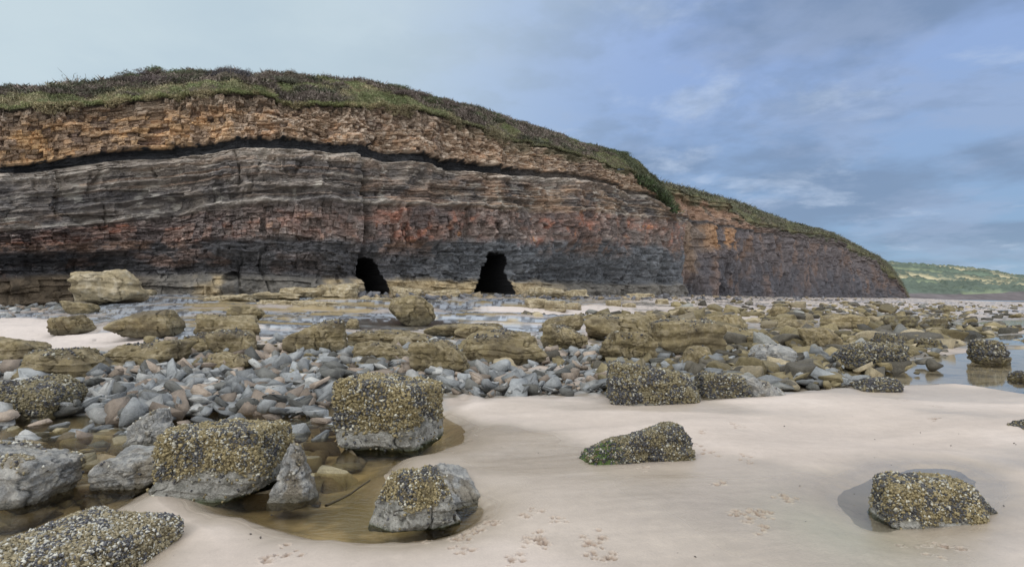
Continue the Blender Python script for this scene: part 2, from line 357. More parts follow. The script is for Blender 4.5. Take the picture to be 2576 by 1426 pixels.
def col1(S,W,Z,T0,PX):
    T=Bands(S,W,T0)
    n=fbm(S*0.5,W*0.8,o=5,seed=121); n2=fbm(S*2.5,W*4,o=4,seed=123); nv=fbm(S*1.4,W*0.25,o=4,seed=125); nb=fbm(S*0.12,W*0.2,o=3,seed=127)
    n3=fbm(S*1.2,W*1.6,o=4,seed=129)
    b,_=beds(S,W,0.17,501); b2,_=beds(S,W,0.5,511)
    C=np.zeros(S.shape+(3,))
    r,r2,e=blocks(S,W,0.32,0.42,1,mgp=0.1); rb,rb2,eb=blocks(S,W,0.9,1.0,4,mgp=0.15)
    u=np.zeros_like(C); u[:]=(0.30,0.215,0.15)
    lo=ss(0,0.6,6-T)
    orange=np.clip(ss(800,250,PX)*lo*1.3+0.4*ss(0.3,0.9,rb2*0.6+n3*0.6)*lo,0,1)
    u=mixc(u,(0.56,0.36,0.18),orange*ss(0.0,0.7,r2*0.6+n*0.5+n3*0.3))
    u=mixc(u,(0.70,0.54,0.35),orange*ss(0.65,0.95,r2*0.7+n3*0.5)*0.85)
    u=mixc(u,(0.13,0.09,0.08),ss(0.3,0.0,r)*0.7)
    u=mixc(u,(0.42,0.35,0.28),ss(0.0,0.3,n2)*(1-orange)*0.8)
    u=mixc(u,(0.40,0.22,0.12),ss(0.5,0.8,r2*0.7+n3*0.5)*0.4)
    u=mixc(u,(0.15,0.125,0.11),ss(0.1,0.35,nb+0.5*n3)*0.5*(1-orange))
    u=mixc(u,(0.25,0.20,0.15),ss(5.6,5.95,T+n*0.3)*0.6)
    u=mixc(u,(0.07,0.055,0.045),ss(5.93,5.99,T)*0.85)
    k=np.zeros_like(C); k[:]=(0.024,0.025,0.028)
    k=mixc(k,(0.13,0.11,0.095),ss(1250,1500,PX))
    r,r2,e=blocks(S,W,0.22,1.4,11); rb,rb2,eb=blocks(S,W,0.75,2.6,14)
    g=np.zeros_like(C); g[:]=(0.205,0.178,0.155)
    g=mixc(g,(0.105,0.098,0.098),ss(0.5,0.1,rb2*0.5+n*0.9+0.15)*0.8)
    g=mixc(g,(0.30,0.26,0.21),ss(0.5,0.95,r2*0.6+n3*0.5)*0.6)
    g=mixc(g,(0.32,0.22,0.14),ss(850,1500,PX)*ss(-0.3,0.3,n)*0.65)
    g=mixc(g,(0.27,0.165,0.105),ss(0.0,0.35,nb+0.4*n3)*0.5)
    g=mixc(g,(0.09,0.082,0.08),ss(0.3,0.15,b)*0.45); g=mixc(g,(0.31,0.20,0.13),ss(0.84,0.92,b)*0.4); g=mixc(g,(0.14,0.125,0.115),ss(0.35,0.2,b2)*0.4)
    g=mixc(g,(0.42,0.40,0.35),ss(0.22,0.42,nv*0.7+0.5*n2)*0.5)
    g=mixc(g,(0.34,0.29,0.24),ss(3.6,3.95,T+n*0.15)*0.5)
    for t0,wd in ((3.93,0.03),(3.86,0.02),(3.05,0.035),(3.55,0.02)):
        g=mixc(g,(0.44,0.40,0.35),np.exp(-((T-t0)/wd)**2)*0.75*ss(-0.2,0.3,fbm(S*0.25,T*0+t0*7,o=3,seed=5)))
    r,r2,e=blocks(S,W,0.55,0.55,21,mgp=0.15); rb,rb2,eb=blocks(S,W,1.6,1.2,24,mgp=0.2)
    d=np.zeros_like(C); d[:]=(0.21,0.145,0.12)
    d=mixc(d,(0.38,0.17,0.115),ss(0.15,0.75,r2*0.5+n*0.5+n3*0.3)*0.8)
    d=mixc(d,(0.50,0.26,0.11),ss(0.7,0.95,r2*0.6+n3*0.7)*0.65)
    d=mixc(d,(0.10,0.09,0.09),ss(0.5,0.1,rb2*0.6+n*0.7+0.1)*0.75)
    d=mixc(d,(0.42,0.35,0.31),ss(0.2,0.4,nv*0.7+0.4*n2)*0.5)
    d=mixc(d,(0.17,0.145,0.13),ss(0.1,-0.2,nb+0.3*n3)*0.6)
    r,r2,e=blocks(S,W,0.2,0.6,31,mgp=0.2)
    k2=np.zeros_like(C); k2[:]=(0.105,0.102,0.106)
    k2=mixc(k2,(0.18,0.17,0.17),ss(0.4,0.9,r2*0.6+n3*0.5)*0.8)
    k2=mixc(k2,(0.23,0.15,0.115),ss(-0.1,0.3,n)*ss(1000,300,PX)*0.75)
    k2=mixc(k2,(0.145,0.16,0.175),ss(850,1250,PX)*0.6)
    k2=mixc(k2,(0.26,0.15,0.09),ss(0.05,0.35,nb+0.4*n3)*ss(1.5,1.9,T)*0.6)
    k2=mixc(k2,(0.05,0.05,0.053),ss(0.3,0.15,b)*0.45)
    k2=mixc(k2,(0.05,0.05,0.053),ss(0.15,0.4,n2)*0.7)
    k2=mixc(k2,(0.03,0.03,0.033),ss(1.1,1.5,T)*ss(1.95,1.6,T)*ss(420,100,PX)*0.8)
    o=np.zeros_like(C); o[:]=(0.14,0.13,0.115)
    o=mixc(o,(0.38,0.30,0.18),ss(-0.25,0.05,nb*0.6+n*0.6+0.15)*ss(430,560,PX)*ss(1500,1250,PX)*0.95)
    o=mixc(o,(0.12,0.088,0.055),ss(420,300,PX)*0.85)
    def lay(C,c,a,b_):
        m=ss(a,b_,T+n*0.10); return C*(1-m[...,None])+c*m[...,None]
    C=o.copy(); C=lay(C,k2,0.85,1.1); C=lay(C,d,1.85,2.1); C=lay(C,g,2.85,3.05)
    for c_,a,b_ in ((k,3.97,4.0),(u,4.97,5.03)):
        m=ss(a,b_,T+0.12*n2*(a>4.5)); C=C*(1-m[...,None])+c_*m[...,None]
    C*= (1.08+0.4*n2+0.2*n3)[...,None]
    m,sm=cave_sd(S,Z,PX,T0); C=mixc(C,(0.006,0.006,0.007),ss(-3.0,-1.6,m)); C=mixc(C,(0.03,0.03,0.03),ss(-1,3,sm)*0.7)  # shade painted near-black into the caves and a rim around their openings
    C=mixc(C,(0.08,0.095,0.045),ss(5.5,6,T+n*0.3)*ss(0.05,0.3,n+0.1)*0.6*ss(1100,1500,PX))
    C=mixc(C,(0.055,0.09,0.03),ss(4.3,5.0,T+n*0.5)*ss(1640,1690,PX))
    return C
rows=[50,95,85,135,22,125]; wk=[0,1.4,4.4,7.3,11.5,12.15,15.6]; sbk=[0,0.2,0,0.3,0.9,0.9,1.9]
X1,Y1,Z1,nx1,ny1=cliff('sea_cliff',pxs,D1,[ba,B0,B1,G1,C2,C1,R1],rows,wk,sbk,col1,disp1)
T2=([1620,1700,1760,1850,1880,1950,2000,2080,2120,2160,2205,2235,2250,2272,2290],[456,472,486,507,522,549,566,582,602,624,642,666,693,727,748])
R2=([1620,1700,1760,1850,1880,1920,1950,2000,2080,2120,2160,2205,2235,2250,2272,2290],[470,480,494,515,540,560,570,585,592,608,630,648,671,697,731,750])
M2=([1620,1700,1870,2000,2120,2235,2290],[540,546,574,600,628,690,751])
L2=([1620,1700,1870,2000,2120,2235,2290],[640,645,655,665,680,715,752])
b2=([1620,1700,2000,2290],[753,753,753,754])
px2=np.linspace(1620,2290,760); D2=np.interp(px2,[1620,1690,1850,2000,2150,2235,2290],[96,98,112,146,195,238,275])
cur=np.linspace(0,1,30)[1:]; px2=np.concatenate([px2,2290+3*cur]); D2=np.concatenate([D2,D2[-1]+cur*80])
D2=np.convolve(np.pad(D2,30,'edge'),kk,'valid')
def disp2(S,W,Z,T,PX):
    d=fbm(S*0.05,Z*0.03,o=3,seed=201)*3+fbm(S*0.22,Z*0.07,o=4,seed=203)*2.2+fbm(S*1.2,W*1.2,o=4,seed=205)*0.7
    r,r2,e=blocks(S,W,0.5,1.2,61); rb,_,_=blocks(S,W,1.6,2.6,64)
    return d+(r-0.5)*0.5+(rb-0.5)*0.9
def col2(S,W,Z,T,PX):
    n=fbm(S*0.3,W*0.6,o=5,seed=221); n2=fbm(S*1.5,W*3,o=4,seed=223); nv=fbm(S*0.4,W*0.08,o=4,seed=225)
    r,r2,e=blocks(S,W,0.5,1.2,61)
    C=np.zeros(S.shape+(3,)); C[:]=(0.125,0.11,0.112)
    C=mixc(C,(0.19,0.135,0.11),ss(0.0,0.35,nv+0.5*n)*0.7)
    C=mixc(C,(0.08,0.082,0.095),ss(1.0,0.2,T+n)*0.7)
    C=mixc(C,(0.40,0.22,0.10),ss(0.8,1.5,T+n*0.8)*ss(2.02,1.9,T)*np.exp(-((PX-1815)/70)**2)*ss(0.0,0.3,nv+0.2+0.5*n)*0.75)
    C=mixc(C,(0.25,0.19,0.14),ss(0.8,1.3,T+n*0.8)*ss(2.02,1.9,T)*np.exp(-((PX-1730)/60)**2)*0.7)
    up=ss(2.0,2.06,T+0.1*n)
    u=np.zeros_like(C); u[:]=(0.26,0.17,0.12); u=mixc(u,(0.38,0.25,0.16),ss(0.3,0.9,r2*0.6+n*0.5)); u=mixc(u,(0.18,0.135,0.11),ss(0,0.4,n))
    u=mixc(u,(0.13,0.11,0.105),ss(1880,1980,PX))
    C=C*(1-up[...,None])+u*up[...,None]
    C=mixc(C,(0.05,0.05,0.05),np.exp(-((T-2.0)/0.05)**2)*0.8*ss(2000,1900,PX))
    C=mixc(C,(0.08,0.10,0.045),ss(2.6,3,T+n*0.5)*0.6)
    return C*(1+0.35*n2)[...,None]
X2,Y2,Z2,nx2,ny2=cliff('distant_headland_cliff',px2,D2,[b2,L2,M2,R2],[70,70,70],[0,4,9,14],[0,0.5,1.0,2.0],col2,disp2)
# ------------------------------------------------------------------ turf + vegetation on top
def turf(name,pxs,D,X,Y,Z,nx,ny,Tk,sb,back,seed):
    nr=50; t=np.linspace(0,1,nr)
    x0=X[-1]; y0=Y[-1]; z0=Z[-1]
    xe=x0-nx*back; ye=y0-ny*back; pe=1288+xe/(K*ye)
    zt=EYE+(HZ-np.interp(pe,*Tk))*K*ye
    prof=t**0.8
    XX=x0-nx*(back*t)[:,None]; YY=y0-ny*(back*t)[:,None]; ZZ=z0+(zt-z0)*prof[:,None]
    XX[0]+=nx*0.25; YY[0]+=ny*0.25
    ZZ+= (fbm(XX*0.5,YY*0.5,o=4,seed=seed)*0.4)*np.minimum(1,t*5)[:,None]
    ex=np.array([8,25,60,150.])
    Xb=XX[-1]-nx*ex[:,None]*0.3; Yb=YY[-1]+ex[:,None]; Zb=ZZ[-1]-ex[:,None]*0.05
    XX=np.concatenate([XX,Xb]);YY=np.concatenate([YY,Yb]);ZZ=np.concatenate([ZZ,Zb])
    n=fbm(XX*0.25,YY*0.35,o=4,seed=seed+2); C=np.zeros(XX.shape+(3,)); C[:]=(0.14,0.135,0.075)
    C=mixc(C,(0.12,0.095,0.08),ss(0,0.3,n))
    C[0]=(0.05,0.04,0.025); C[1]=(0.07,0.06,0.03)
    make(name,np.stack([XX,YY,ZZ],-1),gridF(*XX.shape),M_turf,C)
    return XX[:nr+1],YY[:nr+1],ZZ[:nr+1]
def blades(name,pos,col,size,nb,seed,spread=1.0,upright=1.0,width=0.13):
    r=np.random.default_rng(seed); n=len(pos)
    P=np.repeat(pos,nb,0); S=np.repeat(size,nb); C=np.repeat(col,nb,0); m=len(P)
    P=P+np.stack([r.normal(0,0.6,m)*S*spread,r.normal(0,0.6,m)*S*spread,r.uniform(-0.1,0.3,m)*S*upright],1)
    a=r.uniform(0,2*np.pi,m); dx=np.cos(a)*width*S; dy=np.sin(a)*width*S
    up=np.stack([r.normal(0,0.5,m)*S,r.normal(0,0.5,m)*S,r.uniform(0.2,0.75,m)*S*upright],1)
    A=P-np.stack([dx,dy,0*dx],1); B=P+np.stack([dx,dy,0*dx],1); T=P+up
    V=np.stack([A,B,T],1).reshape(-1,3); F=np.arange(3*m).reshape(-1,3)
    C=C*r.uniform(0.6,1.45,(m,1)); CC=np.repeat(C,3,0)
    return make(name,V,F,M_leaf,CC,smooth=False)
def scatter_veg(name,G,pxs,n,seed,colfn,tmin=0.0,pow_=1.0,nb=9):
    XX,YY,ZZ=G; r=np.random.default_rng(seed); nr,nc=XX.shape
    w=np.hypot(np.diff(XX[0]),np.diff(YY[0])); w=w/w.sum()
    ci=r.choice(nc-1,n,p=w); f=r.random(n); ti=(tmin+(1-tmin)*r.random(n)**pow_)*(nr-2); tt=np.floor(ti).astype(int); g=ti-tt
    def s(A): return (A[tt,ci]*(1-f)+A[tt,ci+1]*f)*(1-g)+(A[tt+1,ci]*(1-f)+A[tt+1,ci+1]*f)*g
    pos=np.stack([s(XX),s(YY),s(ZZ)],1); px=pxs[ci]; t=ti/(nr-2)
    c,sz,keep=colfn(px,t,pos,r)
    pos=pos[keep]; c=c[keep]; sz=sz[keep]
    return blades(name,pos,c,sz,nb,seed+1)
G1s=turf('cliff_top_turf',pxs,D1,X1,Y1,Z1,nx1,ny1,T1,1.9,7.0,301)
G2s=turf('headland_turf',px2,D2,X2,Y2,Z2,nx2,ny2,T2,2.0,9.0,311)
def vcol(px,t,pos,r):
    n=fbm(pos[:,0]*0.25,pos[:,1]*0.4+t*2,o=3,seed=401); n2=fbm(pos[:,0]*1.2,pos[:,1]*1.2,o=2,seed=403)
    c=np.zeros((len(px),3)); c[:]=(0.21,0.22,0.115)
    c=mixc(c,(0.36,0.31,0.20),ss(-0.2,0.3,n2)*0.9)
    c=mixc(c,(0.13,0.17,0.075),ss(0.1,0.4,-n)*0.6)
    scrub=ss(-0.08,0.10,n+0.25*np.exp(-((px-480)/220)**2)*ss(0.2,0.5,t)+0.2*ss(950,1150,px)-0.06+0.25*(t-0.4))
    c=mixc(c,(0.16,0.128,0.118),scrub*0.9)
    c=mixc(c,(0.085,0.09,0.06),scrub*ss(0,0.3,n2))
    c=mixc(c,(0.07,0.085,0.045),ss(1560,1640,px)*0.8)
    sz=0.15+0.28*scrub*r.random(len(px))+0.1*r.random(len(px))
    return c,sz,np.ones(len(px),bool)
scatter_veg('cliff_top_vegetation',G1s,pxs,44000,411,vcol,tmin=0.0,nb=10)
def vcol2(px,t,pos,r):
    c,sz,k=vcol(px*0+1300,t,pos,r); c=mixc(c,(0.115,0.125,0.08),np.full(len(px),0.6)); return c,sz*2.0,k
scatter_veg('headland_vegetation',G2s,px2,16000,421,vcol2,nb=8)
def fringe(px,t,pos,r):
    n=fbm(pos[:,0]*0.6,pos[:,1]*0.3,o=3,seed=431); c=np.zeros((len(px),3)); c[:]=(0.18,0.20,0.09); c=mixc(c,(0.26,0.22,0.13),ss(-0.1,0.3,n)); c=mixc(c,(0.13,0.12,0.08),ss(900,1200,px)*0.6)
    dz=ss(0.0,0.5,n)*1.6*r.random(len(px))**1.5+0.1; dz=dz*(0.4+0.2*ss(700,1200,px))
    pos[:,2]-=dz; pos[:,1]-=0.25+0.1*r.random(len(px)); return c,0.16+0.14*r.random(len(px)),(r.random(len(px))<ss(-0.4,0.15,n)+0.15)
scatter_veg('cliff_edge_grass',(G1s[0][:3],G1s[1][:3],G1s[2][:3]),pxs,9000,441,fringe,nb=9)
rn=np.random.default_rng(451); n=1500
pc=rn.uniform(1625,1700,n); f=rn.random(n); ci=np.interp(pc,pxs[:NP],np.arange(NP)).astype(int)
rr_=X1.shape[0]-1-(f**1.2*np.interp(pc,[1620,1660,1700],[30,110,175])).astype(int)
pos=np.stack([X1[rr_,ci],Y1[rr_,ci]-0.3,Z1[rr_,ci]],1)
cc=np.zeros((n,3)); cc[:]=(0.07,0.105,0.045); cc=mixc(cc,(0.06,0.06,0.045),rn.random(n))
blades('ivy_on_cliff',pos,cc,rn.uniform(0.5,0.9,n),10,452)
def shrub(px,Dx,ybase,ytop,seed,w):
    r=np.random.default_rng(seed); x=(px-1288)*K*Dx; z0=EYE+(HZ-ybase)*K*Dx-0.3; h=(ybase-ytop)*K*Dx+0.3
    V=[];F=[]
    def tube(a,b_,ra,rb):
        a=np.array(a);b_=np.array(b_); i=len(V)
        for p,q in ((a,ra),(b_,rb)):
            for k in range(4): V.append(p+q*np.array([math.cos(k*1.57),math.sin(k*1.57),0]))
        for k in range(4): F.append([i+k,i+(k+1)%4,i+4+(k+1)%4,i+4+k])
    for k in range(14):
        p=np.array([x+r.normal(0,w*0.12),Dx,z0]); dr=np.array([r.normal(0,0.5),r.normal(0,0.4),1.0])
        L=h*r.uniform(0.6,1.0)
        for s in range(4):
            q=p+dr/np.linalg.norm(dr)*L/4; tube(p,q,0.03-0.005*s,0.025-0.005*s)
            if s>0:
                for _ in range(2): tube(q,q+np.array([r.normal(0,.35),r.normal(0,.35),r.uniform(.1,.5)])*L/3,0.013,0.006)
            p=q; dr=dr+r.normal(0,0.3,3)
    V=np.array(V); make('bare_shrub',V,F,M_leaf,np.tile([[0.12,0.11,0.09]],(len(V),1)),smooth=False)
def crest(px):
    i=np.argmin(np.abs(1288+G1s[0][49]/(K*G1s[1][49])-px)); return float(G1s[0][49,i]),float(G1s[1][49,i]),float(G1s[2][49,i])
for px_,hh_,sd,w_ in ((187,1.1,1,1.4),(207,0.6,2,1.0),(512,0.7,3,0.4),(820,0.5,4,0.5)):
    x_,y_,z_=crest(px_); yb_=HZ-(z_-EYE)/(K*y_); shrub(1288+x_/(K*y_),y_,yb_,yb_-hh_/(K*y_),sd,w_)
def bush(name,px,row,w,h,n,seed,col):
    r=np.random.default_rng(seed); i=np.argmin(np.abs(1288+G1s[0][row]/(K*G1s[1][row])-px)); c0=np.array([G1s[0][row,i],G1s[1][row,i],G1s[2][row,i]-0.1])
    v=r.normal(0,1,(n,3)); v/=np.linalg.norm(v,axis=1)[:,None]; v*=(0.55+0.45*r.random((n,1)))*(1+0.4*vn(v[:,0]*3,v[:,1]*3,v[:,2]*3,seed=seed))[:,None]
    v[:,2]=np.abs(v[:,2]); pos=c0+v*np.array([w/2,0.8,h]); c=np.tile(np.array([col]),(n,1))
    blades(name,pos,c*(0.6+0.8*r.random((n,1))),np.full(n,0.17),8,seed)
bl=[(8,44,1.8,0.6,500,(0.08,0.07,0.05)),(42,46,1.3,0.6,400,(0.08,0.08,0.05)),(585,22,4.0,0.8,1600,(0.085,0.08,0.085)),(400,25,4,0.7,1200,(0.11,0.09,0.085)),(500,36,3,0.6,900,(0.10,0.10,0.07)),(700,30,4,0.6,900,(0.12,0.12,0.09))]
rb_=np.random.default_rng(88)
for k in range(36): bl.append((rb_.uniform(300,1640),int(rb_.uniform(15,49)),rb_.uniform(1.2,3.4),rb_.uniform(0.3,0.75),450,tuple(np.array([(0.13,0.105,0.095),(0.10,0.12,0.065),(0.16,0.14,0.11)][k%3]))))
for k,(a,b_,c_,d_,e_,f_) in enumerate(bl): bush('gorse_bush',a,b_,c_,d_,e_,500+k,f_)
# ------------------------------------------------------------------ distant hill
def hill():
    pxh=np.linspace(2100,3700,500); nr=160
    T=np.interp(pxh,[2100,2235,2300,2380,2480,2576,2800,3200,3700],[676,664,667,673,684,696,690,700,710])
    t=np.linspace(0,1,nr)[:,None]; D=620+t*520+0*pxh
    base=np.interp(pxh,[2100,2300,2576,3700],[753,753,757,758])
    foot=np.interp(pxh,[2100,2400,2500,2576,3700],[735,742,738,735,735])
    y=np.where(t<0.06,base+(foot-base)*(t/0.06),foot+(T-foot)*ss(0,1,(t-0.06)/0.94)**0.8)
    X=(pxh-1288)*K*D; Z=EYE+(HZ-y)*K*D
    Z=Z+fbm(X*0.012,D*0.012,o=4,seed=501)*6*ss(0.05,0.3,t)*(1-ss(0.9,1,t)*0.7)
    gx=np.floor(X/75+0.4*vn(X*0.01,D*0.01,seed=7)); gy=np.floor(D/95+0.3*vn(X*0.01,D*0.012,seed=8)); h=hsh(gx,gy,gx*0,5)
    C=np.zeros(X.shape+(3,)); C[:]=(0.18,0.205,0.11); C=mixc(C,(0.42,0.36,0.21),ss(0.4,0.6,h)); C=mixc(C,(0.11,0.145,0.09),ss(0.3,0.1,h))
    fx=X/75+0.4*vn(X*0.01,D*0.01,seed=7)-gx; fy=D/95+0.3*vn(X*0.01,D*0.012,seed=8)-gy
    hd=np.minimum(np.minimum(fx,1-fx)*75,np.minimum(fy,1-fy)*95)
    n=fbm(X*0.02,D*0.02,o=4,seed=511)
    wood=ss(0.05,0.2,n+ss(0.5,0.1,t)*0.25-0.08)
    tree=np.maximum(ss(6,3,hd),wood)
    C=mixc(C,(0.075,0.095,0.06),tree)
    C=mixc(C,(0.11,0.085,0.08),ss(0.085,0.06,t+0*X))
    Z=Z+tree*(4+3*vn(X*0.2,D*0.2,seed=9))*ss(0.06,0.1,t)
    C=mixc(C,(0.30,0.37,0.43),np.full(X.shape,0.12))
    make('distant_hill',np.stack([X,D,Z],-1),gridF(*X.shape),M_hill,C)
hill()
# ------------------------------------------------------------------ boulders
ICO={}
def ico(n):
    if n not in ICO:
        bm=bmesh.new(); bmesh.ops.create_icosphere(bm,subdivisions=n,radius=1); bm.verts.ensure_lookup_table()
        ICO[n]=(np.array([v.co[:] for v in bm.verts]),np.array([[v.index for v in f.verts] for f in bm.faces])); bm.free()
    return ICO[n]
def rockshape(n,r,p=10,cham=7,hmin=1.05,hmax=1.4,jit=0.12,box=1.0):
    N=[];H=[]
    for a in ((1,0,0),(-1,0,0),(0,1,0),(0,-1,0),(0,0,-1)):
        v=np.array(a,float)+r.normal(0,jit,3); N.append(v/np.linalg.norm(v)); H.append(box)
    v=np.array([0,0,1.0])+r.normal(0,jit*0.6,3); N.append(v/np.linalg.norm(v)); H.append(1)
    for _ in range(cham):
        v=r.normal(0,1,3); N.append(v/np.linalg.norm(v)); H.append(r.uniform(hmin,hmax))
    N=np.array(N);H=np.array(H)
    q=np.maximum(0,n@N.T)/H; rad=(q**p).sum(1)**(-1/p)
    return n*rad[:,None]
def lumps(V,F,mask,r,dens,size,pal,jit=0.35):
    A=V[F[:,0]];B=V[F[:,1]];C=V[F[:,2]]; cr=np.cross(B-A,C-A); ar=np.linalg.norm(cr,axis=1)/2
    w=ar*mask[F].mean(1); tot=w.sum()
    if tot<=0: return None
    n=int(tot*dens); n=min(n,15000); idx=r.choice(len(F),n,p=w/tot)
    a=r.random((n,1));b_=r.random((n,1)); sw=(a+b_)>1; a=np.where(sw,1-a,a);b_=np.where(sw,1-b_,b_)
    P=A[idx]+(B[idx]-A[idx])*a+(C[idx]-A[idx])*b_; nr=cr[idx]/(2*ar[idx,None]+1e-12)
    sz=size*r.uniform(0.4,1.3,(n,1)); P=P+nr*sz*0.2
    iv,iF=ico(1); m=len(iv)
    L=iv[None]*(1+r.normal(0,jit,(n,m,1)))*sz[:,None,:]*r.uniform(0.55,1.25,(n,1,3))
    VV=(P[:,None]+L).reshape(-1,3); FF=(iF[None]+(np.arange(n)*m)[:,None,None]).reshape(-1,3)
    pal_c=np.array([q[1] for q in pal]); pr=np.array([q[0] for q in pal],float)
    s_=0.012/size; zone=fbm(P[:,0]*6*s_,P[:,1]*6*s_,P[:,2]*6*s_,o=3,seed=3)
    ch=r.choice(len(pal),n,p=pr/pr.sum()); ch=np.where((zone>0.05)&(r.random(n)<0.75),0,ch); ch=np.where((zone<-0.12)&(r.random(n)<0.5),1,ch)
    col=pal_c[ch]*r.uniform(0.7,1.3,(n,1))
    return VV,FF,np.repeat(col,m,0)
PAL=[(0.52,(0.215,0.175,0.09)),(0.24,(0.06,0.06,0.062)),(0.24,(0.38,0.365,0.30))]
PALD=[(0.44,(0.165,0.14,0.08)),(0.36,(0.055,0.055,0.06)),(0.20,(0.31,0.30,0.25))]
PALG=[(0.36,(0.23,0.195,0.12)),(0.20,(0.07,0.07,0.078)),(0.44,(0.41,0.40,0.35))]
def boulder(name,x0,x1,yt,yb,kind='olive',depth=0.8,tilt=(0,0),res=5,seed=0,p=9,rot=None,cham=7,jit=0.12,bare=0.3,sink=0.1,lsize=0.014,dens=2600,pal=None,hmin=1.0,hmax=1.35,green=False,taper=0,rough=1.0):
    r=np.random.default_rng(seed+1000); xc=(x0+x1)/2
    dF=float(gd(xc,yb)); W=(x1-x0)*K*dF; Dp=W*depth; dc=dF+Dp*0.42; W=(x1-x0)*K*dc; Dp=W*depth
    x=(xc-1288)*K*dc; zg=float(base_z(np.array(xc),np.array(dc))); zt=EYE-(yt-HZ)*K*(dc+0.12*Dp); H=max(zt-zg,0.08)
    if kind=='barn' and dF<9: zg-=0.03
    iv,iF=ico(res); n=iv
    V=rockshape(n,r,p,cham,hmin,hmax,jit)
    a=r.uniform(-0.5,0.5) if rot is None else rot
    ca,sa=math.cos(a),math.sin(a); V=V@np.array([[ca,sa,0],[-sa,ca,0],[0,0,1]])
    if taper: V[:,:2]*=(1-taper*(V[:,2:3]+1)/2)
    V[:,2]+= -(tilt[0]*V[:,0]+tilt[1]*V[:,1])*np.clip((V[:,2]+1)/2,0,1)
    big=np.stack([fbm(n[:,0]*1.3+seed,n[:,1]*1.3,n[:,2]*1.3,o=3,seed=seed+60+k) for k in range(3)],1)
    V=V+big*0.16*rough
    mn=V.min(0);mx=V.max(0); V=(V-mn)/(mx-mn)*2-1
    hh=(H+sink)/2; dim=np.array([W/2,Dp/2,hh]); V=V*dim
    size=(W*Dp*H)**(1/3)
    sx=seed*13.7
    nf=fbm(V[:,0]/size*2+sx,V[:,1]/size*2,V[:,2]/size*2,o=4,seed=seed)
    V=V+n*nf[:,None]*size*0.10*rough
    zz=V[:,2]/max(size,0.01)*9+0.6*vn(V[:,0]/size*1.5+sx,V[:,1]/size*1.5,seed=seed)
    led=hsh(np.floor(zz),np.zeros_like(zz),np.zeros_like(zz),seed)-0.5; fz=zz-np.floor(zz); led=led*ss(0,0.2,fz)*ss(1,0.8,fz)
    side=1-np.abs(n[:,2])
    V[:,:2]+=n[:,:2]*(led*side*size*0.08)[:,None]
    cv=vn(V[:,0]/size*3+sx,V[:,1]/size*3+5,V[:,2]/size*2,seed=seed+9)+0.3*vn(V[:,0]/size*9,V[:,1]/size*9,V[:,2]/size*9,seed=seed+8)
    V=V-n*((1-ss(0,0.06,np.abs(cv)))*size*0.055)[:,None]
    V+=n*(fbm(V[:,0]/size*14,V[:,1]/size*14,V[:,2]/size*14,o=3,seed=seed+4)*size*0.03)[:,None]
    hf=(V[:,2]+hh-sink)/H
    n1=fbm(V[:,0]/size*3+sx,V[:,1]/size*3,V[:,2]/size*3,o=4,seed=seed+2); n2=fbm(V[:,0]/size*12+sx,V[:,1]/size*12,V[:,2]/size*12,o=3,seed=seed+3)
    C=np.zeros_like(V)
    if kind=='olive':
        v_=r.uniform(0.8,1.1)
        C[:]=np.array((0.225,0.18,0.095))*v_; C=mixc(C,(0.32,0.265,0.165),ss(-0.1,0.4,n2)); C=mixc(C,(0.12,0.095,0.055),ss(0.0,0.35,n1)*0.75)
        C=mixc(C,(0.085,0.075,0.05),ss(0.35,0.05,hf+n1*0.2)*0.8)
        mus=ss(0.4,0.9,n[:,2])*ss(-0.1,0.2,n1+0.0); C=mixc(C,(0.12,0.105,0.085),mus*0.6); mask=mus
    elif kind=='tan':
        C[:]=(0.34,0.28,0.175); C=mixc(C,(0.44,0.38,0.27),ss(-0.1,0.4,n2)); C=mixc(C,(0.19,0.15,0.085),ss(0.0,0.35,n1)*0.75); mask=None
    elif kind=='barn':
        up=ss(bare-0.06,bare+0.06,hf+n1*0.28); C[:]=(0.36,0.35,0.315); C=mixc(C,(0.20,0.195,0.17),ss(0,0.3,n2)); C=mixc(C,(0.16,0.13,0.075),up)
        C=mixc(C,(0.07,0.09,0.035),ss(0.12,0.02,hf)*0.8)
        mask=up+0.03
    elif kind=='dark':
        C[:]=(0.12,0.10,0.065); C=mixc(C,(0.2,0.17,0.09),ss(-0.1,0.3,n2)); C=mixc(C,(0.27,0.265,0.24),ss(0.1,0.4,n1)*0.5); mask=ss(0.05,0.3,hf+n1*0.2)
    else:
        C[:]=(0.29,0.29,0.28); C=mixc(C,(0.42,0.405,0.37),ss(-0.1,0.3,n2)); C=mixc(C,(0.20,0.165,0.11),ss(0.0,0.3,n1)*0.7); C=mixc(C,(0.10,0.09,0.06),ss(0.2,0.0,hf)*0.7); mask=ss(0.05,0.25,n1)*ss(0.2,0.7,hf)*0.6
    if green: C=mixc(C,(0.10,0.18,0.04),ss(-0.2,-0.7,V[:,0]/dim[0])*ss(-0.2,0.2,n1+0.1)*0.8); mask=mask*(1-0.5*ss(-0.2,-0.8,V[:,0]/dim[0]))
    C=mixc(C,C*0.5,ss(0.07,0.0,np.abs(cv))*0.5)
    loc=(x,dc,zg-sink+hh)
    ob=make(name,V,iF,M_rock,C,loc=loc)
    if mask is not None and dens>0:
        if pal is None: pal={'barn':PAL,'dark':PALD,'olive':PALD,'grey':PALG}[kind]
        q=lumps(V,iF,mask*(hf>0.02),r,dens,lsize,pal)
        if q is not None:
            c=make('barnacles',q[0],q[1],M_barn,q[2],smooth=True); c.parent=ob
    return ob
B='barnacle_boulder'; S_='sandstone_boulder'
boulder(B,-60,182,1108,1268,'grey',0.9,(0.15,0),6,1,p=9,dens=2600,lsize=0.013,pal=PALG)
